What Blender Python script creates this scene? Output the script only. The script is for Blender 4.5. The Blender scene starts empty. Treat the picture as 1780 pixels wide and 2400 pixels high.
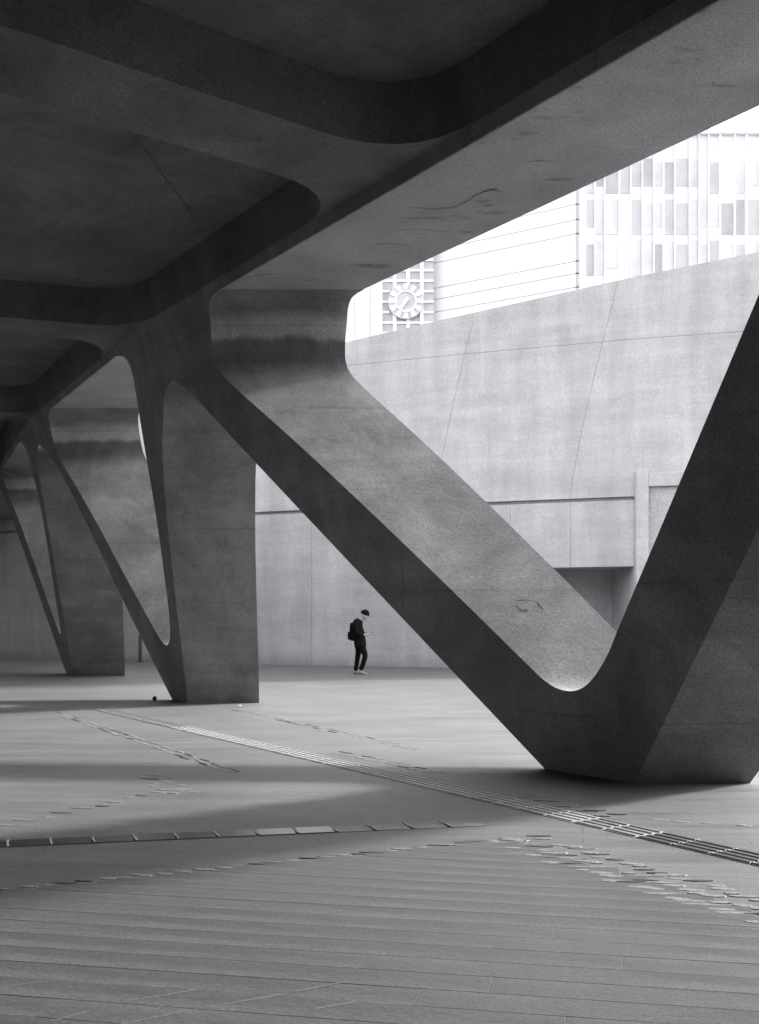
import bpy, bmesh, math, random
from mathutils import Vector, Matrix
from mathutils.geometry import tessellate_polygon
random.seed(7)
R = math.radians
scn = bpy.context.scene
COL = scn.collection

# ------------------------------------------------------------------ camera
cam_d = bpy.data.cameras.new('camera')
cam = bpy.data.objects.new('camera', cam_d); COL.objects.link(cam)
cam.location = (0, 0, 1.4); cam.rotation_euler = (R(90), 0, 0)
cam_d.sensor_fit = 'VERTICAL'; cam_d.sensor_height = 36.0
cam_d.lens = 36.0 * 2450 / 2400
cam_d.shift_y = 260 / 2400
cam_d.clip_start = 0.05; cam_d.clip_end = 2000
scn.camera = cam
# ------------------------------------------------------------------ sky, sun, exposure
SUN_EL, SUN_AZ = 22.3, 72.2          # azimuth measured from +Y (view direction) towards +X
world = bpy.data.worlds.new('World'); scn.world = world; world.use_nodes = True
wn = world.node_tree; wn.nodes.clear()
sky = wn.nodes.new('ShaderNodeTexSky'); sky.sky_type = 'NISHITA'; sky.sun_disc = False
sky.sun_elevation = R(SUN_EL); sky.sun_rotation = R(SUN_AZ); sky.air_density = 1.0; sky.dust_density = 3.0
bw = wn.nodes.new('ShaderNodeHueSaturation'); bw.inputs['Saturation'].default_value = 0.05
bg = wn.nodes.new('ShaderNodeBackground'); bg.inputs['Strength'].default_value = 0.11
wo = wn.nodes.new('ShaderNodeOutputWorld')
wn.links.new(sky.outputs[0], bw.inputs['Color']); wn.links.new(bw.outputs[0], bg.inputs['Color'])
wn.links.new(bg.outputs[0], wo.inputs['Surface'])
sun_d = bpy.data.lights.new('sun', 'SUN'); sun_d.energy = 1.5; sun_d.angle = R(4.5); sun_d.color = (1, 0.99, 0.975)
sun = bpy.data.objects.new('sun', sun_d); COL.objects.link(sun)
sd = Vector((math.sin(R(SUN_AZ)) * math.cos(R(SUN_EL)), math.cos(R(SUN_AZ)) * math.cos(R(SUN_EL)), math.sin(R(SUN_EL))))
sun.rotation_euler = sd.to_track_quat('Z', 'Y').to_euler(); sun.location = (20, 0, 40)
scn.view_settings.view_transform = 'Standard'; scn.view_settings.look = 'None'
scn.view_settings.gamma = 1.0; scn.view_settings.use_curve_mapping = False
scn.view_settings.exposure = 2.83
scn.render.engine = 'CYCLES'
scn.cycles.max_bounces = 6; scn.cycles.diffuse_bounces = 5

# ------------------------------------------------------------------ materials
class NT:
    def __init__(s, name):
        s.m = bpy.data.materials.new(name); s.m.use_nodes = True
        s.t = s.m.node_tree; s.t.nodes.clear()
        s.out = s.n('ShaderNodeOutputMaterial'); s.b = s.n('ShaderNodeBsdfPrincipled')
        s.l(s.b.outputs[0], s.out.inputs['Surface'])
        s.tc = s.n('ShaderNodeTexCoord')
    def n(s, t): return s.t.nodes.new(t)
    def l(s, a, b): s.t.links.new(a, b)
    def put(s, sock, v):
        if hasattr(v, 'is_output'): s.l(v, sock)
        else: sock.default_value = v
    def math(s, op, a, b=0.0, c=0.0, clamp=False):
        m = s.n('ShaderNodeMath'); m.operation = op; m.use_clamp = clamp
        s.put(m.inputs[0], a); s.put(m.inputs[1], b); s.put(m.inputs[2], c); return m.outputs[0]
    def noise(s, scale, detail=4, rough=0.55, stretch=(1, 1, 1), rot=0, dist=0):
        mp = s.n('ShaderNodeMapping'); mp.inputs['Scale'].default_value = stretch; mp.inputs['Rotation'].default_value = (0, 0, rot)
        s.l(s.tc.outputs['Object'], mp.inputs['Vector'])
        t = s.n('ShaderNodeTexNoise'); t.inputs['Scale'].default_value = scale; t.inputs['Detail'].default_value = detail
        t.inputs['Roughness'].default_value = rough; t.inputs['Distortion'].default_value = dist
        s.l(mp.outputs[0], t.inputs['Vector']); return t.outputs['Fac']
    def voro(s, scale):
        t = s.n('ShaderNodeTexVoronoi'); t.inputs['Scale'].default_value = scale
        s.l(s.tc.outputs['Object'], t.inputs['Vector']); return t
    def ramp(s, v, lo, hi, a=0.0, b=1.0):
        m = s.n('ShaderNodeMapRange'); m.clamp = True
        s.put(m.inputs['Value'], v); m.inputs['From Min'].default_value = lo; m.inputs['From Max'].default_value = hi
        m.inputs['To Min'].default_value = a; m.inputs['To Max'].default_value = b; return m.outputs[0]
    def mul(s, *v):
        o = v[0]
        for x in v[1:]: o = s.math('MULTIPLY', o, x)
        return o
    def color(s, val, tint=(0.985, 0.985, 1.02)):
        c = s.n('ShaderNodeCombineColor')
        for i in range(3): s.l(s.math('MULTIPLY', val, tint[i]), c.inputs[i])
        s.l(c.outputs[0], s.b.inputs['Base Color'])
    def bump(s, h, strength, dist):
        b = s.n('ShaderNodeBump'); b.inputs['Strength'].default_value = strength; b.inputs['Distance'].default_value = dist
        s.l(h, b.inputs['Height']); s.l(b.outputs[0], s.b.inputs['Normal'])

def concrete(name, base, mott=0.35, streak=0.25, speck=0.5, pores=True, rough=0.8, lines=0.0, grime=0.0, spec=0.3, spots=0.0, bend=0.0, grain=40, patch=0.0):
    k = NT(name)
    big = k.noise(0.9, 6, 0.66, dist=0.4)
    n1 = k.ramp(big, 0.3, 0.7, 1 - mott * 0.7, 1 + mott * 0.6)
    st = k.noise(1.5, 4, 0.62, (1, 1, 0.13))
    n3 = k.ramp(st, 0.35, 0.68, 1 - streak * 0.6, 1 + streak * 0.4)
    hzn = k.noise(1.1, 3, 0.6, (0.3, 0.3, 2.6))
    hz = k.ramp(hzn, 0.3, 0.7, 1 - streak * 0.45, 1 + streak * 0.35)
    fine = k.noise(grain, 4, 0.85)
    n4 = k.ramp(fine, 0.36, 0.64, 1 - speck * 0.5, 1 + speck * 0.5)
    v = k.mul(n1, n3, hz, n4)
    if patch:                                   # pour patches and water stains with soft ragged edges
        q = k.math('ADD', k.noise(0.55, 4, 0.7, (1, 1, 0.8), dist=1.2), k.math('MULTIPLY', st, 0.25))
        v = k.mul(v, k.ramp(q, 0.60, 0.70, 1.0, 1 - patch))
    if pores:
        vo = k.voro(2.6)
        dot = k.ramp(vo.outputs['Distance'], 0.018, 0.045, 0.45, 1.0)
        v = k.mul(v, k.math('MAXIMUM', dot, k.ramp(big, 0.52, 0.56, 1.0, 0.0)))
    if spots:
        q = k.noise(1.9, 3, 0.6, (0.7, 1.7, 1))
        v = k.mul(v, k.ramp(k.math('ADD', q, k.math('MULTIPLY', fine, 0.14)), 0.69, 0.78, 1.0, 1 - spots))
    sx = k.n('ShaderNodeSeparateXYZ'); k.l(k.tc.outputs['Object'], sx.inputs[0])
    if lines:
        z = k.math('ADD', sx.outputs[2], k.math('MULTIPLY', st, 0.05))
        fr = k.math('FRACT', k.math('DIVIDE', z, 1.17))
        d = k.ramp(k.math('ABSOLUTE', k.math('SUBTRACT', fr, 0.5)), 0.004, 0.016, 1 - lines, 1.0)
        v = k.mul(v, k.math('MAXIMUM', d, k.ramp(big, 0.44, 0.56, 1.0, 0.0)))
    if grime:
        e = k.math('ADD', sx.outputs[2], k.math('MULTIPLY', big, -0.9))
        v = k.mul(v, k.ramp(e, -0.42, 0.0, 1 - grime, 1.0))
    if bend:                                    # darker band where the upright turns into the sloping arm, paler band above
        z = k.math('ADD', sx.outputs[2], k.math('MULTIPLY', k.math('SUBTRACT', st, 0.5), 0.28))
        dark_band = k.mul(k.ramp(z, 4.55, 4.78, 0, 1), k.ramp(z, 5.02, 5.10, 1, 0))
        pale_band = k.mul(k.ramp(z, 5.05, 5.12, 0, 1), k.ramp(z, 5.30, 5.42, 1, 0))
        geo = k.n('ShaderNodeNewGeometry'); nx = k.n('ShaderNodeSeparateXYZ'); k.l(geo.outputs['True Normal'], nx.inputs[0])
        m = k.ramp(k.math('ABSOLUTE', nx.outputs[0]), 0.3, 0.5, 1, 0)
        v = k.mul(v, k.math('SUBTRACT', 1.0, k.mul(dark_band, m, bend)), k.math('ADD', 1.0, k.mul(pale_band, m, 0.7)))
    k.color(k.math('MULTIPLY', v, base))
    k.b.inputs['Roughness'].default_value = rough; k.b.inputs['Specular IOR Level'].default_value = spec
    k.bump(k.noise(7, 5, 0.7), 0.3, 0.012)
    return k.m

def paving(name, base, rough=0.55, speck=0.4, mott=0.3, rot=0.0, spec=0.4, joints=0.0, grain=60):
    k = NT(name)
    big = k.noise(0.8, 5, 0.66)
    n1 = k.ramp(big, 0.3, 0.7, 1 - mott * 0.5, 1 + mott * 0.5)
    st = k.noise(1.5, 6, 0.7, (0.35, 3.2, 1), rot)
    n2 = k.ramp(st, 0.3, 0.7, 1 - mott * 0.6, 1 + mott * 0.5)
    fine = k.noise(grain, 4, 0.88)
    n3 = k.ramp(fine, 0.36, 0.64, 1 - speck * 0.5, 1 + speck * 0.5)
    v = k.mul(n1, n2, n3)
    if joints:
        mp = k.n('ShaderNodeMapping'); mp.inputs['Rotation'].default_value = (0, 0, rot); k.l(k.tc.outputs['Object'], mp.inputs['Vector'])
        br = k.n('ShaderNodeTexBrick'); k.l(mp.outputs[0], br.inputs['Vector'])
        br.inputs['Scale'].default_value = 1.0; br.inputs['Brick Width'].default_value = 2.1; br.inputs['Row Height'].default_value = 0.182
        br.inputs['Mortar Size'].default_value = 0.006; br.inputs['Mortar Smooth'].default_value = 0.6
        v = k.mul(v, k.math('SUBTRACT', 1.0, k.mul(br.outputs['Fac'], k.ramp(big, 0.4, 0.62, 0.0, joints * 2.2))))
    k.color(k.math('MULTIPLY', v, base))
    k.put(k.b.inputs['Roughness'], k.ramp(st, 0.3, 0.7, rough - 0.08, rough + 0.12))
    k.b.inputs['Specular IOR Level'].default_value = spec
    k.bump(k.noise(30, 4, 0.7), 0.3, 0.006)
    return k.m

def plain(name, base, rough=0.7, metal=0.0, var=0.15, scale=12, tint=(0.985, 0.985, 1.02), spec=0.4):
    k = NT(name)
    n = k.mul(k.ramp(k.noise(scale, 6, 0.65), 0.3, 0.7, 1 - var, 1 + var), k.ramp(k.noise(scale * 6, 5, 0.7), 0.3, 0.7, 1 - var * 0.5, 1 + var * 0.5))
    k.color(k.math('MULTIPLY', n, base), tint)
    k.b.inputs['Roughness'].default_value = rough; k.b.inputs['Metallic'].default_value = metal
    k.b.inputs['Specular IOR Level'].default_value = spec
    k.bump(k.noise(scale * 3, 4), 0.15, 0.003)
    return k.m

M = dict(
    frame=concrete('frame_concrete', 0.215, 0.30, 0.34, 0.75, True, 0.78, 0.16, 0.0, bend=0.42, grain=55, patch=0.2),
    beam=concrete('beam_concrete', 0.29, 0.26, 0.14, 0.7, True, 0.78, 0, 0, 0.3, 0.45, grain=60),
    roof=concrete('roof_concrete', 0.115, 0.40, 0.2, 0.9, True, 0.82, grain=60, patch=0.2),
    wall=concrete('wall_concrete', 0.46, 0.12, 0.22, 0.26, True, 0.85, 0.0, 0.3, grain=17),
    core=concrete('dark_joint', 0.26, 0.2, 0.1, 0.3, False),
    ground=paving('ground_paving', 0.118, 0.55, 0.8, 0.35, R(11), joints=0.3, grain=50),
    slab=paving('slab_stone', 0.082, 0.54, 1.0, 0.38, R(11), grain=110),
    panel=concrete('recess_paint', 0.42, 0.08, 0.05, 0.5, False, 0.7, grain=17),
    sett=paving('split_stone', 0.165, 0.6, 0.9, 0.35),
    settd=paving('split_stone_dark', 0.045, 0.6, 0.45, 0.35),
    steel=plain('drain_steel', 0.42, 0.32, 1.0, 0.1, 9),
    tact=plain('tactile_pale', 0.27, 0.85, 0.0, 0.1, 14),
    tactd=plain('tactile_dark', 0.09, 0.4, 0.0, 0.15, 14),
    stain=plain('crack_stain', 0.05, 0.9, 0, 0.3, 8),
    stain2=plain('damp_stain', 0.17, 0.9, 0, 0.3, 8),
    dark=plain('dark_metal', 0.03, 0.5, 0, 0.2, 10),
    cloth=plain('black_cloth', 0.006, 0.95, 0, 0.3, 60, spec=0.08),
    trous=plain('black_trousers', 0.006, 0.95, 0, 0.3, 60, spec=0.08),
    bag=plain('black_bag', 0.006, 0.95, 0, 0.3, 60, spec=0.08),
    skin=plain('skin', 0.42, 0.55, 0, 0.05, 30),
    hair=plain('black_hair', 0.006, 0.95, 0, 0.3, 90, spec=0.08),
    shoe=plain('white_shoe', 0.25, 0.6, 0, 0.08, 40),
    phone=plain('phone_glass', 0.02, 0.15, 0, 0.1, 40),
    bwhite=plain('white_cladding', 0.85, 0.6, 0, 0.02, 0.4),
    bgrey=plain('pale_grey_cladding', 0.60, 0.6, 0, 0.10, 0.5),
    bgrey2=plain('light_grey_cladding', 0.72, 0.6, 0, 0.1, 0.5),
    bline=plain('joint_grey', 0.3, 0.8, 0, 0.1, 2),
    bpane=plain('pale_glass_pane', 0.5, 0.5, 0, 0.12, 0.4),
    litter=plain('white_paper', 0.45, 0.8, 0, 0.05, 30),
)

# ------------------------------------------------------------------ helpers
def mesh_obj(name, verts, faces, mat, parent=None, smooth=None):
    me = bpy.data.meshes.new(name); me.from_pydata([tuple(v) for v in verts], [], faces); me.update()
    bm = bmesh.new(); bm.from_mesh(me); bmesh.ops.recalc_face_normals(bm, faces=bm.faces)
    if smooth is not None:
        for f in bm.faces: f.smooth = True
        for e in bm.edges:
            if len(e.link_faces) == 2 and e.calc_face_angle(0) > smooth: e.smooth = False
    bm.to_mesh(me); bm.free()
    me.materials.append(M[mat] if isinstance(mat, str) else mat)
    o = bpy.data.objects.new(name, me); COL.objects.link(o)
    if parent: o.parent = parent
    return o
def tag(o, label=None, cat=None, group=None, kind=None):
    for k, v in (('label', label), ('category', cat), ('group', group), ('kind', kind)):
        if v: o[k] = v
    return o
def empty(name, loc=(0, 0, 0)):
    o = bpy.data.objects.new(name, None); COL.objects.link(o); o.location = loc; o.empty_display_size = 0.2; return o
BOXF = [(0, 3, 2, 1), (4, 5, 6, 7), (0, 1, 5, 4), (1, 2, 6, 5), (2, 3, 7, 6), (3, 0, 4, 7)]
def boxv(x0, x1, y0, y1, z0, z1):
    return [(x0, y0, z0), (x1, y0, z0), (x1, y1, z0), (x0, y1, z0), (x0, y0, z1), (x1, y0, z1), (x1, y1, z1), (x0, y1, z1)]
def box(name, x0, x1, y0, y1, z0, z1, mat, parent=None, bev=0.0):
    o = mesh_obj(name, boxv(x0, x1, y0, y1, z0, z1), BOXF, mat, parent)
    if bev: bevel(o, bev)
    return o
def bevel(o, w, seg=2, ang=35):
    b = o.modifiers.new('Bevel', 'BEVEL'); b.width = w; b.segments = seg; b.limit_method = 'ANGLE'; b.angle_limit = R(ang); b.harden_normals = False
def smooth_line(pts, it=2):
    p = [Vector(q) for q in pts]
    for _ in range(it):
        q = [p[0]]
        for a, b in zip(p, p[1:]): q += [a.lerp(b, 0.25), a.lerp(b, 0.75)]
        q.append(p[-1]); p = q
    return p

# ------------------------------------------------------------------ the ground
H = 5.586                                     # underside of the edge beam
ground = mesh_obj('ground', [(-300, -200, 0), (300, -200, 0), (300, 500, 0), (-300, 500, 0)], [(0, 1, 2, 3)], 'ground')
tag(ground, kind='structure')

# ------------------------------------------------------------------ the V columns
# each column is an outline in (depth y, height z), ruled sideways along x; near face x = c - k*y - l*z, width grows with height
def column(name, label, outline, plane, w0, farp=None):
    c, k, l = plane
    pts = outline
    nv, fv = [], []
    for y, z in pts:
        x = c - k * y - l * z
        w = w0 + (1.806 - w0) * z / H
        if farp: w = farp[0] - farp[1] * y - farp[2] * z - x
        nv.append((x, y, z)); fv.append((x + w, y, z))
    n = len(pts)
    faces = [tuple(range(n)), tuple(range(2 * n - 1, n - 1, -1))]
    for i in range(n):
        j = (i + 1) % n
        if pts[i][1] > H - 0.002 and pts[j][1] > H - 0.002: continue      # open where it grows into the beam
        faces.append((i, n + i, n + j, j))
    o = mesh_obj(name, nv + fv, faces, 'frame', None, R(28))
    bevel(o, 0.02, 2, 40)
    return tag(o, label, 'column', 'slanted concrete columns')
def outl(*segs):
    r = []
    for s, sm in segs:
        q = smooth_line([(a, b, 0) for a, b in s], sm) if sm else [Vector((a, b, 0)) for a, b in s]
        for p in q:
            if not r or (Vector((r[-1][0], r[-1][1], 0)) - p).length > 1e-4: r.append((p.x, p.y))
    return r
P0, P1, P2 = (8.637, 0.703, 0.253), (7.031, 0.567, 0.334), (4.554, 0.457, 0.328)
v1 = outl(([(9.123, 0), (10.03, 0)], 0),
          ([(10.03, 0), (13.30, 3.44), (14.3, 4.54), (14.68, 4.82)], 2), ([(15.12, H)], 0),
          ([(13.08, H), (13.34, 5.575), (13.44, 5.47), (13.49, 5.28), (13.57, 5.04), (13.61, 4.72), (13.36, 4.43), (12.46, 3.59), (11.60, 2.74), (10.68, 1.80), (9.95, 1.03), (9.75, 0.82), (9.54, 0.76), (9.33, 0.84), (9.08, 1.10), (8.93, 1.32), (8.25, 2.26), (7.22, 3.69), (6.45, 4.75), (6.22, 5.1), (6.22, 5.4), (6.6, H)], 3),
          ([(5.6, H), (5.45, 4.86)], 0), ([(5.45, 4.86), (5.75, 4.66), (7.655, 2.025), (9.123, 0)], 2))
v2 = outl(([(18.34, 0), (19.07, 0)], 0),
          ([(19.07, 0), (19.7, 1.25), (20.2, 2.4), (20.6, 3.4), (21.1, 4.35), (21.45, 4.85), (21.95, 5.13)], 2), ([(22.2, H)], 0),
          ([(20.3, H), (20.62, 5.575), (20.80, 5.45), (20.92, 5.2), (21.02, 4.86), (20.87, 4.58), (20.47, 4.05), (19.98, 3.34), (19.44, 2.36), (18.83, 1.38), (18.62, 1.06), (18.42, 0.98), (18.13, 1.12), (17.80, 1.55), (17.45, 2.18), (16.95, 3.09), (16.36, 4.44), (16.08, 5.0), (15.98, 5.27), (16.05, 5.5), (16.4, H)], 3),
          ([(15.12, H), (14.68, 4.82)], 0),
          ([(14.68, 4.82), (15.05, 4.76), (15.32, 4.52), (15.92, 3.95), (16.6, 2.95), (17.23, 1.9), (17.96, 0.62), (18.34, 0)], 2))
v3 = outl(([(27.77, 0), (28.94, 0)], 0),
          ([(28.94, 0), (29.1, 0.9), (29.22, 1.66), (29.38, 3.06), (29.6, 4.4), (29.9, 5.2), (30.3, H)], 2),
          ([(28.1, H), (28.5, 5.575), (28.76, 5.42), (28.84, 5.12), (28.66, 4.75), (28.32, 4.05), (28.1, 2.7), (27.92, 1.65), (27.75, 1.1), (27.5, 1.12), (27.1, 1.45), (26.0, 2.42), (24.76, 3.5), (24.08, 4.25), (23.75, 4.85), (23.62, 5.35), (24.0, H)], 3),
          ([(22.2, H), (21.95, 5.13)], 0),
          ([(21.95, 5.13), (22.6, 5.02), (23.2, 4.55), (23.8, 3.86), (24.9, 2.8), (26.07, 1.64), (26.8, 0.9), (27.77, 0)], 2))
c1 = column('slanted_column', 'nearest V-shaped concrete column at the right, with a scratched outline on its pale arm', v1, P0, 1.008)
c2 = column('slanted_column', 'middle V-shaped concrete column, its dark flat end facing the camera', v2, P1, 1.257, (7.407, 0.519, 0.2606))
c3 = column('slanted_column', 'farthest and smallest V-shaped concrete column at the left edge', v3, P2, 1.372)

v0 = outl(([(-1.1, 0), (-0.2, 0)], 0),
          ([(-0.2, 0), (3.1, 3.44), (4.9, 4.66), (5.45, 4.86)], 2), ([(5.6, H)], 0),
          ([(3.9, H), (4.16, 5.575), (4.28, 5.4), (4.35, 5.04), (4.2, 4.6), (3.4, 4.2), (0.4, 1.8), (-0.3, 1.0), (-0.7, 0.76), (-1.0, 0.9), (-3.0, 3.7), (-4.0, 5.0), (-4.0, H)], 3),
          ([(-4.8, H), (-4.7, 4.86)], 0), ([(-4.7, 4.86), (-4.4, 4.6), (-1.1, 0)], 2))
c0 = column('slanted_column', 'unseen V-shaped concrete column beside the camera, before the nearest visible one', v0, P0, 1.008)  # next V of the row, out of view; put in to shade the foreground

# ------------------------------------------------------------------ the roof: edge beam, ribs, coffers
def bx(y):                                     # x of the beam's near bottom edge at depth y
    return 7.224 - 0.703 * y if y < 15.14 else (5.165 - 0.567 * y if y < 22.2 else 2.722 - 0.457 * y)
roof = empty('coffered_roof', (0, 20, H))
roof_inv = Matrix.Translation((0, -20, -H))
def rp(o): o.matrix_parent_inverse = roof_inv; return o
YS = [-90, 15.14, 22.2, 44]
RZ, CZ, TZ = H + 0.126, H + 0.634, 7.3
def strip(name, sect, mat, ys=YS):
    vs, fs = [], []
    for y in ys:
        x = bx(y)
        for dx, z in sect: vs.append((x + dx, y, z))
    n = len(sect)
    for i in range(len(ys) - 1):
        for j in range(n):
            a, b = i * n + j, i * n + (j + 1) % n
            fs.append((a, b, b + n, a + n))
    fs += [tuple(range(n)), tuple(range((len(ys) - 1) * n, len(ys) * n))[::-1]]
    return rp(mesh_obj(name, vs, fs, mat, roof))
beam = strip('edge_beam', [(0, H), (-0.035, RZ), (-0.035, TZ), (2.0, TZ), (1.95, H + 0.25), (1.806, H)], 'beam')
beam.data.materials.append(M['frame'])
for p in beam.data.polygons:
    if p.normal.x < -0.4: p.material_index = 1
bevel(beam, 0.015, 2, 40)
LEFT = -140.0  # roof carried far out of view to shut out low sky light
# rib: (near crossing y on the beam, far crossing y, direction angle)
ribs = [(-6.6, -5.8, 44), (-1.3, -0.5, 42), (4.25, 5.0, 39), (9.77, 10.57, 36.5), (15.3, 16.0, 18), (21.6, 22.2, 15), (28.2, 28.9, 13), (35.0, 35.7, 12), (43.0, 43.5, 12)]
def line_dir(a): return Vector((-math.cos(R(a)), -math.sin(R(a)), 0))
def round_poly(q, r, seg=7):
    out = []
    n = len(q)
    for i in range(n):
        p, a, b = q[i], q[i - 1], q[(i + 1) % n]
        d1, d2 = (a - p).normalized(), (b - p).normalized()
        ang = d1.angle(d2); t = min(r / math.tan(ang / 2), (a - p).length * 0.45, (b - p).length * 0.45)
        s, e = p + d1 * t, p + d2 * t
        for k in range(seg + 1):
            u = k / seg
            out.append(s * (1 - u) ** 2 + p * (2 * u * (1 - u) * 0.98 + 0.0) + e * u ** 2 if 0 else (s.lerp(p, u)).lerp(p.lerp(e, u), u))
    return out
holes = []
for i in range(len(ribs) - 1):
    ya, yb = ribs[i][1], ribs[i + 1][0]
    A = Vector((bx(ya) - 0.07, ya, 0)); B = Vector((bx(yb) - 0.07, yb, 0))
    L = 12.0
    quad = [A, B]
    if i + 1 in (4, 5):                         # bend of the beam lies inside these bays
        pass
    C, D = B + line_dir(ribs[i + 1][2]) * L, A + line_dir(ribs[i][2]) * L
    hole = round_poly([A, B, C, D], 1.0)
    holes.append(hole)
outer = [Vector((bx(y) - 0.035, y, 0)) for y in YS] + [Vector((LEFT, 44, 0)), Vector((LEFT, -90, 0))]
polys = [outer] + holes
flat = [v for p in polys for v in p]
tris = tessellate_polygon(polys)
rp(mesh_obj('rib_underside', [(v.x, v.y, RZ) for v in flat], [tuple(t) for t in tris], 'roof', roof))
for hole in holes:
    n = len(hole); cen = sum(hole, Vector()) / n
    top = [v + (cen - v).normalized() * 0.12 for v in hole]
    vs = [(v.x, v.y, RZ) for v in hole] + [(v.x, v.y, CZ) for v in top]
    fs = [(i, (i + 1) % n, n + (i + 1) % n, n + i) for i in range(n)] + [tuple(range(n, 2 * n))]
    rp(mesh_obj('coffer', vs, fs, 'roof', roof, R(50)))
ro = outer
n = len(ro)
rp(mesh_obj('roof_slab', [(v.x, v.y, CZ + 0.05) for v in ro] + [(v.x, v.y, TZ - 0.01) for v in ro],
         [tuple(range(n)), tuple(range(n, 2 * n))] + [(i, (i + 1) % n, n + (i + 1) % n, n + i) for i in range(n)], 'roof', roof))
# the ragged panel seam in the ceiling of the coffer at the left
sv = [(-2.55, 9.9), (-2.42, 10.35), (-2.36, 10.9), (-2.30, 11.5), (-2.22, 12.1), (-2.2, 12.8)]
vs, fs = [], []
for i, (x, y) in enumerate(sv):
    wj = 0.004 + 0.004 * random.random(); vs += [(x - wj, y, CZ - 0.003), (x + wj, y, CZ - 0.003)]
fs = [(2 * i, 2 * i + 1, 2 * i + 3, 2 * i + 2) for i in range(len(sv) - 1)]
rp(mesh_obj('seam', vs, fs, 'dark', roof))
tag(roof, 'dark concrete roof underside with rounded coffers and a long pale edge beam', 'roof')

def ribbon(name, pts, w, mat, parent, off, jit=0.4):
    """thin uneven mark lying on a surface; pts in 3-D, off = surface normal"""
    off = Vector(off).normalized()
    vs, fs = [], []
    P = [Vector(p) + off * 0.003 for p in pts]
    for i, p in enumerate(P):
        d = (P[min(i + 1, len(P) - 1)] - P[max(i - 1, 0)]).normalized()
        s = d.cross(off).normalized() * w * (1 + random.uniform(-jit, jit)) * (0.35 if i in (0, len(P) - 1) else 1)
        vs += [p - s, p + s]
    fs = [(2 * i, 2 * i + 1, 2 * i + 3, 2 * i + 2) for i in range(len(P) - 1)]
    o = mesh_obj(name, vs, fs, mat, None)
    o.parent = parent; o.matrix_parent_inverse = parent.matrix_basis.inverted() if parent else Matrix()
    return o
def cam_pt_z(u, v, z):                         # point on the horizontal plane z that the photo shows at (u, v)
    y = (z - 1.4) * 2450 / (1460 - v); return Vector(((u - 890) / 2450 * y, y, z))
def stainline(px, w, mat='stain2'):
    q = smooth_line([cam_pt_z(u, v, H) for u, v in px], 1)
    q = [p + Vector((random.uniform(-.015, .015), random.uniform(-.02, .02), 0)) for p in q]
    return ribbon('stain', q, w, mat, roof, (0, 0, -1), 0.6)
stainline([(965, 486), (1010, 490), (1050, 488), (1085, 478), (1110, 462), (1130, 450), (1160, 444), (1180, 452)], 0.010)
stainline([(1135, 449), (1150, 442), (1165, 447)], 0.014)
stainline([(1115, 468), (1135, 474), (1155, 470)], 0.012)
stainline([(1240, 378), (1275, 374), (1300, 380)], 0.009)
stainline([(880, 538), (960, 538), (1040, 542), (1085, 544)], 0.006)
stainline([(880, 570), (930, 572), (970, 580)], 0.006)
# scratched outline on the pale arm of the nearest column
def arm_pt(u, v):                              # on the upper face of the left arm (runs along x): y,z from the outline line
    b = (1460 - v) / 2450
    y = (1.4 - (1.80 - 10.68 * 1.055)) / (1.055 - b); z = 1.4 + b * y
    return Vector(((u - 890) / 2450 * y, y, z))
armn = Vector((0, -1.055, 1)).normalized()
for pxs, w in (([(1202, 1406), (1212, 1409), (1228, 1407), (1242, 1408), (1259, 1410)], 0.009),
               ([(1207, 1420), (1213, 1424), (1219, 1428), (1220, 1433)], 0.012),
               ([(1220, 1433), (1230, 1432), (1240, 1433)], 0.009), ([(1228, 1428), (1236, 1431)], 0.008),
               ([(1248, 1431), (1257, 1431), (1264, 1435)], 0.009), ([(1259, 1411), (1261, 1417), (1268, 1424), (1274, 1431)], 0.010)):
    q = [arm_pt(u + 1, v) for u, v in pxs]
    q = [p + armn * 0.004 for p in smooth_line(q, 1)]
    ribbon('scratch', q, w * 0.55, 'stain', c1, armn, 0.5)

def near_pt(pl, u, v):                         # on a column's flat side
    c, kk, l = pl; a = (u - 890) / 2450; b = (1460 - v) / 2450
    y = (c - l * 1.4) / (a + kk + l * b); return Vector((a * y, y, 1.4 + b * y))
def seams(pl, col, lines, w=0.006):
    nrm = Vector((-1, -pl[1], -pl[2])).normalized()
    for ln in lines:
        q = [near_pt(pl, u + random.uniform(-1, 1), v) + nrm * 0.001 for u, v in ln]
        ribbon('seam', smooth_line(q, 1), w, 'stain2', col, nrm, 0.5)
seams(P0, c1, [[(943, 1285), (944, 1340), (945, 1436)], [(1213, 1560), (1220, 1680), (1224, 1738)], [(1462, 1560), (1500, 1640), (1545, 1690)], [(555, 925), (562, 980), (566, 1040)]])
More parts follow.
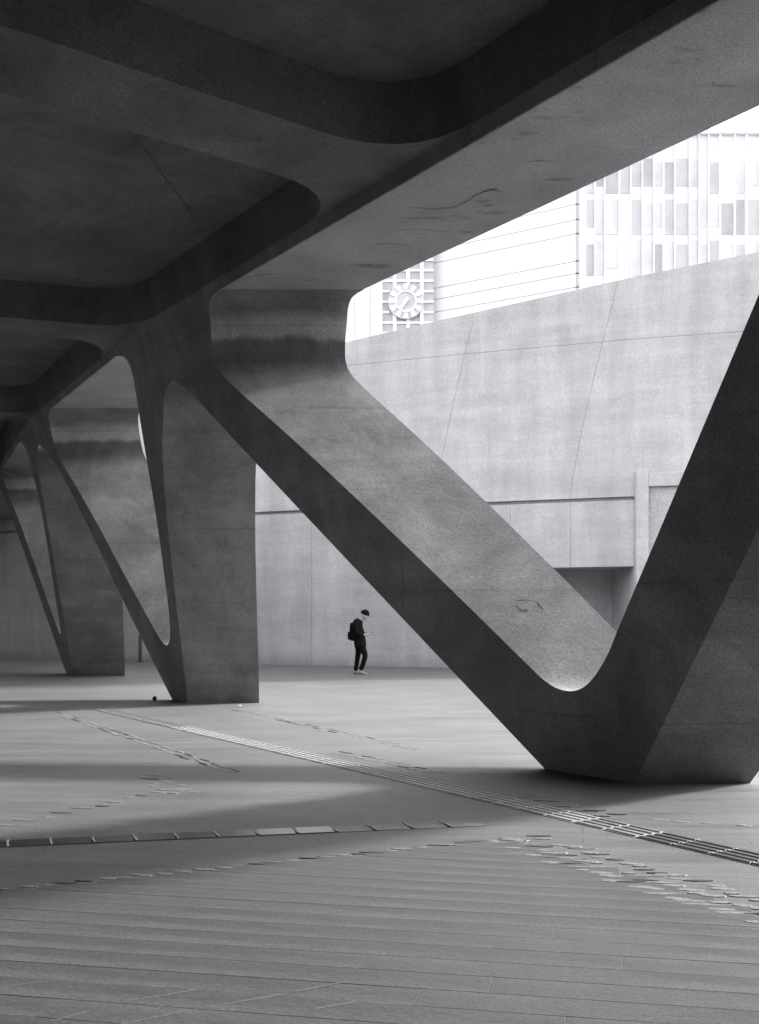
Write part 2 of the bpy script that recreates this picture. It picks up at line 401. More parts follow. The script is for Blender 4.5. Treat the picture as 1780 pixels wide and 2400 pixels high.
# ------------------------------------------------------------------ the long wall behind, in panels
wall = empty('panel_wall', (0, 33, 0))
winv = Matrix.Translation((0, -33, 0))
def wp(o): o.matrix_parent_inverse = winv; return o
WB = [(-40, 66), (-24, 49.5), (-15.5, 42.6), (-9.0, 38.4), (-4.03, 35.1), (2.13, 32.65), (7.5, 30.75), (17, 28.2), (30, 25.6)]
def wy(x):
    for (a, b), (c, d) in zip(WB, WB[1:]):
        if x <= c: return b + (d - b) * (x - a) / (c - a)
    return WB[-1][1]
def ztop(x): return max(8.0, 10.62 + (x + 1.33) * 0.128)
G0, G1, P3 = 5.02, 5.13, 9.75
XJ = [-2.23 + 3.98 * k for k in range(-9, 8)]
def wall_panel(x0, x1, z0, z1, lean=False, zt=None, nm='panel', th=0.16, mat='wall'):
    g = 0.0035
    ns = 5
    front, back = [], []
    nz = 7 if lean else 1
    for j in range(nz + 1):
        for i in range(ns + 1):
            u, v = i / ns, j / nz
            xa = x0 + g + (x1 - x0 - 2 * g) * u
            if zt: z = z0 + (zt(xa) - z0) * v
            else: z = z0 + (z1 - z0) * v
            dx = 0.0
            if lean or (zt is not None):
                s = max(0.0, (z - G1) / 6.0); dx = 1.25 * s ** 1.25 if s < 1 else 1.25 * s
            xa += dx
            front.append((xa, wy(xa), z)); back.append((xa, wy(xa) + th, z))
    nf = len(front); w = ns + 1; fs = []
    for j in range(nz):
        for i in range(ns):
            a = j * w + i
            fs.append((a, a + 1, a + w + 1, a + w)); fs.append((nf + a, nf + a + w, nf + a + w + 1, nf + a + 1))
    for i in range(ns):
        fs.append((i, nf + i, nf + i + 1, i + 1)); t = nz * w + i; fs.append((t, t + 1, nf + t + 1, nf + t))
    for j in range(nz):
        a = j * w; fs.append((a, a + w, nf + a + w, nf + a)); b = a + ns; fs.append((b, nf + b, nf + b + w, b + w))
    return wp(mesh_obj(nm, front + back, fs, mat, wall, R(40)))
DX0, DX1, DZ = 4.0, 7.49, 3.07
WEND = 12.2
XJ = [x for x in XJ if x < WEND - 0.5] + [WEND]
for a, b in zip(XJ, XJ[1:]):
    segs = [(a, b)]
    for s0, s1 in segs:
        if s1 <= DX0 or s0 >= DX1: wall_panel(s0, s1, 0.0, G0)
        else:
            if s0 < DX0: wall_panel(s0, DX0, 0.0, G0); s0 = DX0
            hi = min(s1, DX1); wall_panel(s0, hi, DZ, G0)
            if s1 > DX1: wall_panel(DX1, s1, 0.0, G0)
    wall_panel(a, b, G1, P3 if ztop(a) > P3 + 0.4 and ztop(a + 1) > P3 + 0.4 else None, True, None if ztop(a) > P3 + 0.4 else ztop)
    if ztop(a) > P3 + 0.4: wall_panel(a, b, P3 + 0.01, None, False, ztop)
# core behind the joints
vs, fs = [], []
xs = [XJ[0] + (XJ[-1] - XJ[0]) * i / 60 for i in range(61)]
def core(x0, x1, z0, zf, off, nm, mat):
    k = max(2, int((x1 - x0) / 0.8)); q = [x0 + (x1 - x0) * i / k for i in range(k + 1)]
    vs = [(x, wy(x) + off, z0) for x in q] + [(x, wy(x) + off, zf(x)) for x in q] + [(x, wy(x) + off + 0.3, z0) for x in q] + [(x, wy(x) + off + 0.3, zf(x)) for x in q]
    m = k + 1
    fs = []
    for i in range(k):
        fs += [(i, i + 1, m + i + 1, m + i), (2 * m + i, 3 * m + i, 3 * m + i + 1, 2 * m + i + 1), (i, 2 * m + i, 2 * m + i + 1, i + 1), (m + i, m + i + 1, 3 * m + i + 1, 3 * m + i)]
    fs += [(0, m, 3 * m, 2 * m), (k, 2 * m + k, 3 * m + k, m + k)]
    return wp(mesh_obj(nm, vs, fs, mat, wall))
core(XJ[0], DX0 - 0.05, 0, lambda x: ztop(x) - 0.35, 0.12, 'core', 'core')
core(DX1 + 0.05, XJ[-1], 0, lambda x: ztop(x) - 0.35, 0.12, 'core', 'core')
core(DX0 - 0.04, DX1 + 0.04, DZ + 0.05, lambda x: ztop(x) - 0.35, 0.12, 'core', 'core')
# alcove
ya = wy(5.7)
al = [(DX0, wy(DX0) + .02), (DX0, ya + 2.3), (DX1, ya + 2.3), (DX1, wy(DX1) + .02)]
vs = [(x, y, 0.004) for x, y in al] + [(x, y, DZ + 0.01) for x, y in al]
wp(mesh_obj('alcove', vs, [(0, 1, 5, 4), (1, 2, 6, 5), (2, 3, 7, 6), (4, 5, 6, 7)], 'wall', wall))
# framed recess to the right of the alcove
fy = wy(7.49)
def fr(nm, x0, x1, z0, z1, d0, d1, mat='wall'):
    y0 = lambda x: wy(x) - d0
    vs = []
    for z in (z0, z1):
        vs += [(x0, wy(x0) - d0, z), (x1, wy(x1) - d0, z), (x1, wy(x1) - d1, z), (x0, wy(x0) - d1, z)]
    o = wp(mesh_obj(nm, vs, BOXF, mat, wall)); bevel(o, 0.015); return o
fr('frame_jamb', 7.50, 7.84, 0.0, 5.84, 0.22, 0.005)
fr('frame_jamb', 10.9, 11.3, 0.0, 5.84, 0.22, 0.005)
fr('frame_head', 7.845, 10.895, 5.38, 5.78, 0.20, 0.005)
fr('frame_base', 7.845, 10.895, 0.0, 3.44, 0.20, 0.005)
fr('recess_panel', 7.845, 10.895, 3.445, 5.375, 0.03, 0.005, 'panel')
tag(wall, 'tall pale concrete panel wall with rising top and a dark alcove', 'wall')

# unseen wall right of the camera, added to shade the foreground
fw = empty('shade_wall', (9.2, -10, 0)); fwi = Matrix.Translation((-9.2, 10, 0))
for nm, a in (('wall_body', (9.0, 9.45, -40, 6.0, 0, 7.2)), ('coping', (8.9, 9.55, -40.1, 6.1, 7.203, 7.4))):
    o = box(nm, *a, 'core', fw, 0.02); o.matrix_parent_inverse = fwi
tag(fw, 'grey concrete wall with a coping, added unseen right of the camera to shade the foreground', 'wall')

# ------------------------------------------------------------------ far buildings above the wall
def far(u, v, y): return ((u - 890) / 2450 * y, y, 1.4 + (1460 - v) / 2450 * y)
# clock building
Yc = 92.0
ck = empty('clock_building', (far(957, 0, Yc)[0], Yc, 0)); kinv = Matrix.Translation((-ck.location.x, -Yc, 0))
def cp(o): o.matrix_parent_inverse = kinv; return o
xl, xr = far(897, 0, Yc)[0], far(1017, 0, Yc)[0]
cp(box('facade', xl, xr, Yc, Yc + 8, 0, 42, 'bpane', ck))
ccx, _, ccz = far(951.5, 709, Yc)
for u in (925.5, 957, 989):
    x = far(u, 0, Yc)[0]; cp(box('mullion', x - .16, x + .16, Yc - .18, Yc - .004, 14, 42, 'bwhite', ck))
for i in range(16):
    z = far(0, 659, Yc)[2] + (i - 8) * 0.92
    if abs(z - ccz) < 1.0: 
        cp(box('transom', xl, xl + 0.62, Yc - .14, Yc - .006, z - .1, z + .1, 'bwhite', ck)); cp(box('transom', xr - 0.9, xr, Yc - .14, Yc - .006, z - .1, z + .1, 'bwhite', ck))
    else: cp(box('transom', xl, xr, Yc - .14, Yc - .006, z - .1, z + .1, 'bwhite', ck))
cp(box('corner_fin', xl - .45, xl - .004, Yc - .4, Yc + 8, 0, 42, 'bwhite', ck))
def disc(nm, cx, cz, r, y0, y1, mat, parent, r2=0.0, seg=40):
    vs, fs = [], []
    for y in (y0, y1):
        for k in range(seg):
            a = 2 * math.pi * k / seg; vs.append((cx + r * math.cos(a), y, cz + r * math.sin(a)))
            vs.append((cx + r2 * math.cos(a), y, cz + r2 * math.sin(a)))
    n = 2 * seg
    for k in range(seg):
        a, b = 2 * k, 2 * ((k + 1) % seg)
        fs += [(a, b, n + b, n + a)]
        if r2 > 0: fs += [(a, a + 1, b + 1, b), (n + a, n + b, n + b + 1, n + a + 1), (a + 1, n + a + 1, n + b + 1, b + 1)]
    if r2 == 0:
        fs += [tuple(range(0, n, 2)), tuple(range(n, 2 * n, 2))]
    return mesh_obj(nm, vs, fs, mat, parent)
face = cp(disc('clock_face', ccx, ccz, 1.55, Yc - .35, Yc - .19, 'bgrey', ck))
def sub(o): o.parent = face; return o
sub(disc('clock_ring', ccx, ccz, 0.98, Yc - .46, Yc - .352, 'bwhite', face, 0.82))
for k in range(12):
    a = 2 * math.pi * k / 12; ca, sa = math.cos(a), math.sin(a)
    vs = []
    for y in (Yc - .47, Yc - .353):
        for r, t in ((1.02, -.16), (1.52, -.22), (1.52, .22), (1.02, .16)):
            vs.append((ccx + ca * r - sa * t, y, ccz + sa * r + ca * t))
    sub(mesh_obj('hour_mark', vs, BOXF, 'bwhite', face))
def hand(nm, ang, ln, w, y):
    a = R(90 - ang); ca, sa = math.cos(a), math.sin(a); vs = []
    for yy in (y, y + .05):
        for r, t in ((-.35, -w), (ln, -w * .8), (ln, w * .8), (-.35, w)): vs.append((ccx + ca * r - sa * t, yy, ccz + sa * r + ca * t))
    sub(mesh_obj(nm, vs, BOXF, 'bwhite', face))
hand('clock_hand', 218, 0.85, 0.17, Yc - .52); hand('clock_hand', 36, 0.35, 0.16, Yc - .60)
tag(ck, 'clock building with a gridded pane facade and a round clock', 'building')
# plain white block left of the clock
Yb = 96.0
b0 = empty('plain_block', (far(840, 0, Yb)[0], Yb, 0)); binv = Matrix.Translation((-b0.location.x, -Yb, 0))
def p0(o): o.matrix_parent_inverse = binv; return o
us = [700, 775, 832, 868, 888]
for a, b in zip(us, us[1:]):
    x0, x1 = far(a, 0, Yb)[0], far(b, 0, Yb)[0]
    p0(box('facade_panel', x0 + .04, x1 - .04, Yb, Yb + 6, 0, 40, 'bwhite', b0))
p0(box('facade_backing', far(700, 0, Yb)[0], far(888, 0, Yb)[0], Yb + .1, Yb + 5.9, 0, 39.9, 'bwhite', b0))
tag(b0, 'plain white block left of the clock, cut by thin vertical joints', 'building')
# white banded building
Yw = 86.0
bw_ = empty('banded_building', (far(1190, 0, Yw)[0], Yw, 0)); bwi = Matrix.Translation((-bw_.location.x, -Yw, 0))
def p1(o): o.matrix_parent_inverse = bwi; return o
x0, x1 = far(1019, 0, Yw)[0], far(1350, 0, Yw)[0]; x2 = far(1367, 0, Yw)[0]
zs = [0, 21, 25.0] + [far(1350, v, Yw)[2] for v in (735, 673, 641, 612, 548, 515, 479)] + [40.5, 46]
zs = sorted(zs)
tw = -0.095
def skew(o):
    return o
for a, b in zip(zs, zs[1:]):
    # bands rise gently to the right because the front turns away to the left
    d = (x1 - x0) * 0.62
    vs = []
    for z in (a + .03, b - .03):
        vs += [(x0, Yw + d, z), (x1, Yw, z), (x1, Yw + d + 3, z), (x0, Yw + d + 3, z)]
    p1(mesh_obj('facade_band', vs, BOXF, 'bwhite', bw_))
    p1(box('corner_strip', x1 + .02, x2, Yw - .05, Yw + 6, a + .06, b - .06, 'bgrey', bw_))
vs = []
for z in (0, 46):
    d = (x1 - x0) * 0.62; vs += [(x0, Yw + d + .12, z), (x1, Yw + .12, z), (x1, Yw + d + 2.9, z), (x0, Yw + d + 2.9, z)]
p1(mesh_obj('facade_backing', vs, BOXF, 'bline', bw_))
tag(bw_, 'white banded building between the clock and the finned tower', 'building')
# finned tower
Yt = 84.0
tb = empty('finned_tower', (far(1600, 0, Yt)[0], Yt, 0)); tbi = Matrix.Translation((-tb.location.x, -Yt, 0))
def p2(o): o.matrix_parent_inverse = tbi; return o
xa, xb = far(1369, 0, Yt)[0], far(2150, 0, Yt)[0]
ztw = far(1700, 317, Yt)[2]
p2(box('tower_body', xa, xb, Yt, Yt + 14, 0, ztw, 'bwhite', tb))
p2(box('parapet', xa - .1, xb + .1, Yt - .35, Yt + 14, ztw + .004, ztw + .35, 'bwhite', tb))
rt = random.Random(3)
x = xa + .2
floors = [16.0 + 3.3 * i for i in range(8)]
while x < far(1830, 0, Yt)[0]:
    wd = rt.choice([.55, .7, .95])
    for z0 in floors:
        if z0 + 3.1 < ztw and rt.random() < .9:
            p2(box('window_pane', x, x + wd, Yt - .05, Yt - .003, z0 + rt.choice([.1, .1, .7]), z0 + rt.choice([2.6, 2.9]), rt.choice(['bgrey', 'bpane', 'bgrey2', 'bgrey2']), tb))
    p2(box('fin', x + wd + .05, x + wd + .17, Yt - .3, Yt - .003, 12, ztw - .02, rt.choice(['bwhite', 'bgrey2']), tb))
    x += wd + .22
tag(tb, 'pale tower with vertical fins and faint windows behind the wall', 'building')

# ------------------------------------------------------------------ paving details (pieces of the ground)
def gp(u, v): return cam_pt_z(u, v, 0.0)
def gpart(o): o.parent = ground; return o
def piece_mesh(nm, lx, ly, hz, mat, rough=0.0, seed=0):
    """a bevelled slab lx by ly, top at hz, bottom below the sheet"""
    r = random.Random(seed); c = min(0.0016, ly * 0.01)
    def j(): return r.uniform(-rough, rough)
    v = []
    for s, z in ((0, -0.004), (0, hz * 0.55), (c, hz)):
        for sx, sy in ((-1, -1), (1, -1), (1, 1), (-1, 1)):
            v.append((sx * (lx / 2 - s) + j(), sy * (ly / 2 - s) + j() * 0.5, z + (j() * 0.25 if z > 0 else 0)))
    f = []
    for k in (0, 4):
        for i in range(4): f.append((k + i, k + (i + 1) % 4, k + 4 + (i + 1) % 4, k + 4 + i))
    f.append((8, 9, 10, 11))
    me = bpy.data.meshes.new(nm); me.from_pydata(v, [], f); me.update()
    me.materials.append(M[mat]); return me
def place(nm, me, x, y, rz, z=0.0, sc=1.0):
    o = bpy.data.objects.new(nm, me); COL.objects.link(o); o.parent = ground
    o.location = (x, y, z); o.rotation_euler = (0, 0, rz); o.scale = (sc, 1, 1); return o
# foreground slabs in long rows
RD = R(-11); rdir = Vector((math.cos(RD), math.sin(RD), 0)); rnrm = Vector((-rdir.y, rdir.x, 0))
b0_, b1_ = gp(-150, 2100), gp(1200, 1965); a0_, a1_ = gp(1200, 1965), gp(1900, 2178)
def side(p, a, b): return (b - a).x * (p - a).y - (b - a).y * (p - a).x
slab_m = {}
def slab_mesh(L, mat):
    key = (L, mat)
    if key not in slab_m: slab_m[key] = piece_mesh('paving_slab', L - 0.0002, 0.1807, 0.0022, mat, 0.0002, len(slab_m))
    return slab_m[key]
org = gp(600, 2400)
rs = random.Random(11)
def hit(o, a, b):                               # distance along the row where it meets the line a-b
    e = b - a; den = rdir.x * e.y - rdir.y * e.x
    return ((a - o).x * e.y - (a - o).y * e.x) / den
for k in range(-9, 24):
    o0 = org + rnrm * (k * 0.182)
    s0, s1 = max(-4.8, hit(o0, b0_, b1_)), min(4.6, hit(o0, a0_, a1_))
    s = s0
    while s < s1 - 0.05:
        L = rs.choice([3.2, 4.0, 4.8]); e = min(s + L, s1)
        if s1 - e < 0.3: e = s1
        cpt = o0 + rdir * ((s + e) / 2)
        if cpt.y > 1.7 and abs(cpt.x) < 2.0 + cpt.y * 0.42:
            o = place('paving_slab', slab_mesh(2.1, 'slab'), cpt.x, cpt.y, RD, rs.choice([0, 0, -0.0003, -0.0006, -0.001]), (e - s) / 2.1)
        s = e
# bands of rough split stones
def shard(nm, lx, ly, hz, mat, seed):
    r = random.Random(seed); n = 8; top, bot = [], []
    for k in range(n):
        a = 2 * math.pi * (k + r.uniform(-.3, .3)) / n; q = r.uniform(.78, 1.1)
        x, y = math.cos(a) * lx / 2 * q, math.sin(a) * ly / 2 * q
        bot.append((x * 1.04, y * 1.08, -0.004)); top.append((x, y, hz * r.uniform(.55, 1.1)))
    me = bpy.data.meshes.new(nm)
    me.from_pydata(bot + top + [(0, 0, hz)], [], [(k, (k + 1) % n, n + (k + 1) % n, n + k) for k in range(n)] + [(n + k, n + (k + 1) % n, 2 * n) for k in range(n)])
    me.update(); me.materials.append(M[mat]); return me
sett_m = [shard('split_stone', l, w, h, m, i) for i, (l, w, h, m) in enumerate([
    (0.17, 0.05, 0.0046, 'sett'), (0.13, 0.06, 0.004, 'sett'), (0.20, 0.04, 0.004, 'sett'), (0.15, 0.03, 0.0055, 'settd'), (0.12, 0.05, 0.0046, 'sett'), (0.17, 0.025, 0.0055, 'settd'), (0.21, 0.035, 0.004, 'sett')])]
def band(p0, p1, width, pitch, rz, cols, sc=1.0, skip=0.08):
    a, b = gp(*p0), gp(*p1); d = b - a; n = max(1, int(d.length / pitch)); dn = d.normalized(); q = Vector((-dn.y, dn.x, 0))
    for i in range(n + 1):
        for c in range(cols):
            if rs.random() < skip: continue
            off = (c - (cols - 1) / 2) * width / max(1, cols) + rs.uniform(-.25, .25) * width / max(1, cols)
            p = a + d * ((i + rs.uniform(-.2, .2)) / n) + q * off
            me = sett_m[rs.choice([0, 1, 1, 2, 3, 4, 5, 6])]
            place('split_stone', me, p.x, p.y, rz + rs.uniform(-.08, .08), rs.uniform(-.0015, .0005), sc * rs.uniform(.75, 1.2))
band((1205, 1968), (1830, 2152), 0.50, 0.085, R(-6), 3)
band((-40, 2090), (1190, 1966), 0.06, 0.105, R(-7), 1, 0.9, 0.0)
band((20, 1935), (410, 1850), 0.22, 0.17, R(-10), 1, 1.0)
band((335, 1812), (430, 1858), 0.34, 0.20, R(-22), 2, 1.0)
band((130, 1670), (540, 1806), 0.20, 0.26, R(-58), 2, 1.7, 0.03)
band((545, 1662), (960, 1752), 0.20, 0.26, R(-60), 2, 1.7, 0.03)
band((800, 1765), (1010, 1808), 0.24, 0.20, R(-50), 2, 1.4)
band((1250, 1868), (1420, 1910), 0.26, 0.18, R(-14), 2, 1.0)
band((1420, 1912), (1800, 1940), 0.10, 0.17, R(-10), 1, 1.0)
# drain channel with steel covers
dr = empty('drain_channel', tuple(gp(400, 1962))); tag(dr, 'linear floor drain of steel plates crossing the ground at the left', 'drain')
dinv = Matrix.Translation(-dr.location)
da, db = gp(-190, 1988), gp(1190, 1927); dd = (db - da); dl = dd.length; dd.normalize(); dang = math.atan2(dd.y, dd.x)
npl = int(dl / 0.262)
plate = piece_mesh('cover_plate', 0.243, 0.20, 0.008, 'steel', 0.0, 1)
barm = piece_mesh('joint_bar', 0.016, 0.20, 0.010, 'tact', 0.0, 2)
def dplace(nm, me, p, rz):
    o = bpy.data.objects.new(nm, me); COL.objects.link(o); o.parent = dr; o.matrix_parent_inverse = dinv
    o.location = p; o.rotation_euler = (0, 0, rz); return o
plate2 = piece_mesh('cover_plate', 0.243, 0.20, 0.005, 'sett', 0.0, 1)
for i in range(npl):
    dplace('cover_plate', plate if i < npl - 4 else plate2, da + dd * (0.262 * (i + .5)), dang)
    dplace('joint_bar', barm, da + dd * (0.262 * i), dang + R(8))
# tactile guide path
tp = empty('tactile_path', tuple(gp(900, 1815))); tag(tp, 'narrow ribbed guide path of pale bars running under the nearest column', 'guide path')
tinv = Matrix.Translation(-tp.location)
def tact_mesh(nm, mat, dots=False):
    bmv, bmf = [], []
    def add(x0, x1, y0, y1, z0, z1):
        k = len(bmv); bmv.extend([(x0, y0, z0), (x1, y0, z0), (x1, y1, z0), (x0, y1, z0), (x0 + .003, y0 + .004, z1), (x1 - .003, y0 + .004, z1), (x1 - .003, y1 - .004, z1), (x0 + .003, y1 - .004, z1)])
        bmf.extend([tuple(k + i for i in f) for f in BOXF[1:]])
    add(-.148, .148, -.148, .148, -.004, .004)
    for j in range(4):
        y = -.111 + .074 * j
        add(-.138, .138, y - .017, y + .017, .0045, .009)
    me = bpy.data.meshes.new(nm); me.from_pydata(bmv, [], bmf); me.update(); me.materials.append(M[mat]); return me
tm, tmd, tmf = tact_mesh('guide_tile', 'tact'), tact_mesh('guide_tile', 'tactd'), tact_mesh('guide_tile', 'sett')
studm = piece_mesh('stud', 0.02, 0.02, 0.011, 'tact', 0.0, 5)
def tplace(nm, me, p, rz, par=None):
    o = bpy.data.objects.new(nm, me); COL.objects.link(o); o.parent = tp; o.matrix_parent_inverse = tinv
    o.location = p; o.rotation_euler = (0, 0, rz); return o
ta, tb_ = gp(232, 1661), gp(1385, 1925); td = tb_ - ta; tl = td.length; td.normalize(); tang = math.atan2(td.y, td.x)
for i in range(int(tl / 0.30)):
    tplace('guide_tile', tmf if i < 12 else tm, ta + td * (0.30 * (i + .5)), tang)
pe = ta + td * (0.30 * int(tl / 0.30))
for i in range(2): tplace('guide_tile', tmf, pe + td * (0.30 * (i + .5)), tang)
pe = pe + td * 0.60
for i in range(7):
    p = pe + td * (0.30 * (i + .5)); tplace('guide_tile', tmd, p, tang)
    for j in range(4):
        q = Vector((-td.y, td.x, 0)) * (-.111 + .074 * j); tplace('stud', studm, p + q + td * 0.15, tang)
# thin pale joints in the foreground
for (p, q) in (((0, 2317), (100, 2301)), ((300, 2347), (472, 2320)), ((490, 2362), (672, 2330)), ((690, 2326), (815, 2302)), ((285, 2402), (440, 2371)), ((740, 2366), (830, 2350)), ((120, 2395), (215, 2370))):
    a, b = gp(*p), gp(*q); d = (b - a).normalized(); s = Vector((-d.y, d.x, 0)) * 0.0045; z = Vector((0, 0, 0.0035))
    gpart(mesh_obj('pale_joint', [a + s + z, a - s + z, b - s + z, b + s + z], [(0, 1, 2, 3)], 'sett'))

# ------------------------------------------------------------------ small things on the ground
def lump(name, loc, r, mat, label, cat, seed, flat_=0.6):
    bm = bmesh.new(); bmesh.ops.create_icosphere(bm, subdivisions=3, radius=r)
    rr = random.Random(seed)
    for v in bm.verts:
        v.co *= rr.uniform(.75, 1.15); v.co.z *= flat_
    zmin = min(v.co.z for v in bm.verts)
    for v in bm.verts: v.co.z -= zmin
    me = bpy.data.meshes.new(name); bm.to_mesh(me); bm.free(); me.materials.append(M[mat])
    o = bpy.data.objects.new(name, me); COL.objects.link(o); o.location = loc; return tag(o, label, cat)
lp = gp(363, 1643); lump('stone_lump', (lp.x, lp.y, 0), 0.038, 'dark', 'small dark lump on the ground left of the middle column', 'stone', 4, 1.1)
lp = gp(561, 1655); lump('paper_scrap', (lp.x, lp.y, 0), 0.035, 'litter', 'tiny white scrap on the ground before the middle column', 'litter', 5, 0.25)
# dark post by the wall, seen between the two left columns
bp_ = gp(329, 1552)
post = empty('bollard', (bp_.x, bp_.y, 0))
def lathe(nm, prof, mat, parent, seg=14):
    vs, fs = [], []
    for r, z in prof:
        for k in range(seg): vs.append((r * math.cos(2 * math.pi * k / seg), r * math.sin(2 * math.pi * k / seg), z))
    for i in range(len(prof) - 1):
        for k in range(seg): fs.append((i * seg + k, i * seg + (k + 1) % seg, (i + 1) * seg + (k + 1) % seg, (i + 1) * seg + k))
    fs += [tuple(range(seg)), tuple(range((len(prof) - 1) * seg, len(prof) * seg))]
    return mesh_obj(nm, vs, fs, mat, parent, R(40))
lathe('post', [(.06, .02), (.06, .93), (.045, .96), (.02, .975)], 'dark', post)
lathe('base_plate', [(.11, 0), (.11, .018)], 'dark', post)
tag(post, 'thin dark post standing by the wall between the two left columns', 'post')

# ------------------------------------------------------------------ the person with phone and backpack
PX, PY = -0.585, 28.56
per = empty('person', (PX, PY, 0)); per.rotation_euler = (0, 0, R(-14))
def skin_obj(name, verts, edges, radii, root, mat, parent, sub=2):
    me = bpy.data.meshes.new(name); me.from_pydata(verts, edges, []); me.update()
    o = bpy.data.objects.new(name, me); COL.objects.link(o); o.parent = parent
    o.modifiers.new('Skin', 'SKIN')
    for i, r in enumerate(radii):
        sv = me.skin_vertices[0].data[i]; sv.radius = r if isinstance(r, tuple) else (r, r); sv.use_root = (i == root)
    s = o.modifiers.new('Subdivision', 'SUBSURF'); s.levels = sub; s.render_levels = sub
    me.materials.append(M[mat]); return o
# local frame: +x forward (where the person walks), y across, z up
body_v = [(0.03, 0, .90), (0.0, 0, 1.12), (-0.01, 0, 1.32), (0.03, 0, 1.45), (0.085, 0, 1.52), (0.13, 0, 1.585), (0.165, 0, 1.655),
          (-0.005, .16, 1.40), (0.02, .20, 1.14), (0.24, .10, 1.07), (-0.005, -.16, 1.40), (0.01, -.21, 1.13), (0.25, -.11, 1.07),
          (0.02, .085, .84), (-0.01, .09, .46), (-0.07, .09, .09), (0.06, -.085, .84), (0.20, -.085, .50), (0.09, -.085, .10)]
body_e = [(0, 1), (1, 2), (2, 3), (3, 4), (4, 5), (5, 6), (2, 7), (7, 8), (8, 9), (2, 10), (10, 11), (11, 12), (0, 13), (13, 14), (14, 15), (0, 16), (16, 17), (17, 18)]
body_r = [(.10, .10), (.09, .10), (.09, .10), (.06, .06), .052, .068, (.08, .07), .04, .032, .026, .04, .032, .026, .065, .045, .032, .065, .045, .032]
body = skin_obj('body', body_v, body_e, body_r, 0, 'skin', per)
# face: nose, brow and chin, ears on a small continuous head piece
hv = bmesh.new(); bmesh.ops.create_uvsphere(hv, u_segments=20, v_segments=14, radius=1)
for v in hv.verts:
    x, y, z = v.co
    v.co = Vector((x * .105, y * .078, z * .118))
    if x > .25 and abs(y) < .35 and -.45 < z < .15: v.co.x += .018 * (1 - abs(y) / .35)
    if z < -.5: v.co.x += .018; v.co.y *= .82
    if abs(z) < .25 and abs(y) > .9 and x < .2: v.co.y *= 1.12
hm = bpy.data.meshes.new('head'); hv.to_mesh(hm); hv.free(); hm.materials.append(M['skin'])
for p in hm.polygons: p.use_smooth = True
head = bpy.data.objects.new('head', hm); COL.objects.link(head); head.parent = per
head.location = (0.18, 0, 1.61); head.rotation_euler = (0, R(46), R(-12))
def headchild(nm, fn, mat):
    b = bmesh.new(); bmesh.ops.create_uvsphere(b, u_segments=22, v_segments=16, radius=1); fn(b)
    me = bpy.data.meshes.new(nm); b.to_mesh(me); b.free(); me.materials.append(M[mat])
    o = bpy.data.objects.new(nm, me); COL.objects.link(o); o.parent = head; return o
def hairf(b):
    rr = random.Random(2)
    for v in b.verts:
        x, y, z = v.co
        k = 1.22 + rr.uniform(-.06, .10)
        v.co = Vector((x * .105 * k - .012, y * .08 * k, z * .118 * k + .012))
    bmesh.ops.delete(b, geom=[v for v in b.verts if v.co.z < -0.005 + 0.45 * max(0, v.co.x + .02) - 0.5 * max(0, -v.co.x - .05)], context='VERTS')
headchild('hair', hairf, 'hair')
for s in (-1, 1):
    def eyef(b, s=s):
        for v in b.verts: v.co = v.co * .011 + Vector((.098, s * .03, .012))
    headchild('eye', eyef, 'hair')
def mouthf(b):
    for v in b.verts: v.co = Vector((v.co.x * .008 + .108, v.co.y * .024, v.co.z * .005 - .058))
headchild('mouth', mouthf, 'stain2')
# jacket: coat to mid thigh with sleeves
jv = [(0.085, 0, .66), (0.06, 0, .84), (0.02, 0, 1.06), (-0.01, 0, 1.26), (-0.02, 0, 1.40), (0.02, 0, 1.475), (0.045, 0, 1.51),
      (-0.02, .13, 1.39), (-0.01, .20, 1.30), (0.0, .225, 1.12), (0.20, .13, 1.075), (-0.02, -.13, 1.39), (-0.01, -.205, 1.30), (0.0, -.235, 1.12), (0.21, -.14, 1.075)]
je = [(0, 1), (1, 2), (2, 3), (3, 4), (4, 5), (5, 6), (4, 7), (7, 8), (8, 9), (9, 10), (4, 11), (11, 12), (12, 13), (13, 14)]
jr = [(.215, .17), (.19, .18), (.175, .18), (.165, .17), (.125, .13), (.085, .085), (.07, .07), .115, .10, .085, .055, .115, .10, .085, .055]
skin_obj('jacket', jv, je, jr, 2, 'cloth', per)
tv = [(0.05, 0, .86), (0.02, .085, .78), (-0.04, .09, .44), (-0.075, .09, .20), (-0.10, .09, .075), (0.12, -.085, .78), (0.235, -.085, .52), (0.16, -.085, .27), (0.085, -.085, .11)]
te = [(0, 1), (1, 2), (2, 3), (3, 4), (0, 5), (5, 6), (6, 7), (7, 8)]
tr = [.13, .11, .075, .066, .07, .11, .078, .07, .072]
skin_obj('trousers', tv, te, tr, 0, 'trous', per)
def shoe(x, y, z, pitch):
    vs = [(-.10, 0, .035), (-.02, 0, .045), (.09, 0, .035), (.155, 0, .028)]
    o = skin_obj('shoe', vs, [(0, 1), (1, 2), (2, 3)], [(.042, .042), (.048, .045), (.046, .035), (.034, .026)], 1, 'shoe', per)
    o.location = (x, y, z); o.rotation_euler = (0, pitch, 0); return o
shoe(-0.06, .09, .004, 0); shoe(0.12, -.085, .008, R(10))
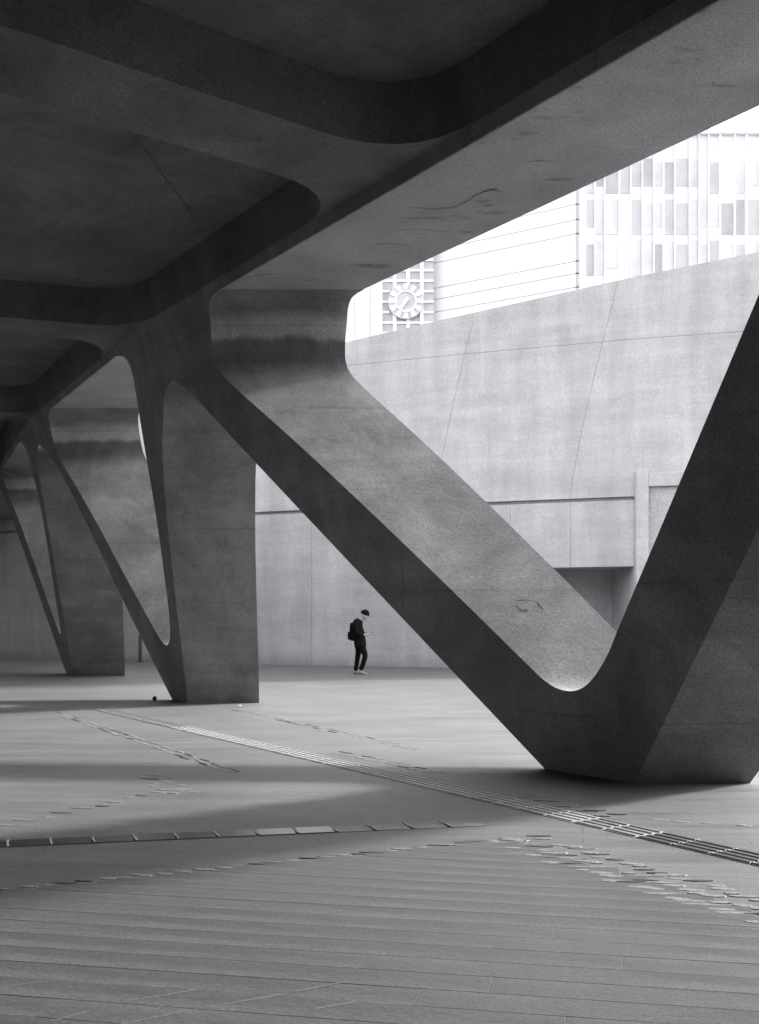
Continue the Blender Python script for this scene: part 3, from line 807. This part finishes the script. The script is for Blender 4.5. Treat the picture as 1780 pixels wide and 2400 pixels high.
# hands round the phone: palm and five fingers each
def handm(s):
    bx_, by_, bz_ = 0.245, s * .105, 1.075
    hv_, he, hr = [(bx_, by_, bz_), (bx_ + .045, by_ - s * .02, bz_ + .012), (bx_ + .085, by_ - s * .035, bz_ + .02)], [(0, 1), (1, 2)], [.024, (.03, .018), (.03, .016)]
    for f in range(4):
        k = len(hv_); oy = (f - 1.5) * .019; ln = (.03, .036, .034, .026)[f]
        hv_ += [(bx_ + .10, by_ - s * .035 + oy, bz_ + .022), (bx_ + .10 + ln, by_ - s * .042 + oy, bz_ + .028), (bx_ + .105 + ln, by_ - s * .05 + oy * .9, bz_ + .055)]
        he += [(2, k), (k, k + 1), (k + 1, k + 2)]; hr += [.0095, .0088, .0078]
    k = len(hv_); hv_ += [(bx_ + .04, by_ - s * .055, bz_ + .03), (bx_ + .075, by_ - s * .07, bz_ + .055)]; he += [(1, k), (k, k + 1)]; hr += [.012, .0095]
    return skin_obj('hand', hv_, he, hr, 1, 'skin', per, 1)
handm(1); handm(-1)
tag(per, 'person in a dark coat and white shoes walking with head bowed over a phone', 'person')
rz = Matrix.Rotation(R(-14), 4, 'Z')
def at_person(x, y, z): return Vector((PX, PY, 0)) + rz @ Vector((x, y, z))
pm = mesh_obj('phone', boxv(-.075, .075, -.037, .037, -.0045, .0045), BOXF, 'phone'); bevel(pm, .004)
pm.location = at_person(.365, -.0, 1.125); pm.rotation_euler = (0, R(-28), R(-14))
tag(pm, 'thin dark phone held out in front of the walking person', 'phone')
bpk = empty('backpack', tuple(at_person(-.11, 0, .93))); bpk.rotation_euler = (0, 0, R(-14))
def bagf(nm, c, s, mat='bag'):
    b = bmesh.new(); bmesh.ops.create_cube(b, size=1)
    bmesh.ops.subdivide_edges(b, edges=b.edges, cuts=3, use_grid_fill=True)
    for v in b.verts:
        k = 1 - .22 * max(0, abs(v.co.z) * 2 - .4) ** 2
        n = Vector((v.co.x, v.co.y, 0)); 
        v.co = Vector((v.co.x * s[0] * k, v.co.y * s[1] * k, v.co.z * s[2])) + Vector(c)
    me = bpy.data.meshes.new(nm); b.to_mesh(me); b.free(); me.materials.append(M[mat])
    for p in me.polygons: p.use_smooth = True
    o = bpy.data.objects.new(nm, me); COL.objects.link(o); o.parent = bpk
    sb = o.modifiers.new('Subdivision', 'SUBSURF'); sb.levels = 1; sb.render_levels = 1; return o
bagf('main_compartment', (-.0, 0, .23), (.20, .31, .50)); bagf('front_pocket', (-.115, 0, .12), (.09, .24, .22))
for s in (-1, 1):
    skin_obj('shoulder_strap', [(.02, s * .10, .40), (.10, s * .11, .53), (.15, s * .11, .53), (.19, s * .12, .36), (.16, s * .15, .12), (.05, s * .14, .06)],
             [(0, 1), (1, 2), (2, 3), (3, 4), (4, 5)], [(.022, .008)] * 6, 0, 'bag', bpk, 1)
tag(bpk, 'black backpack on the back of the walking person', 'backpack')
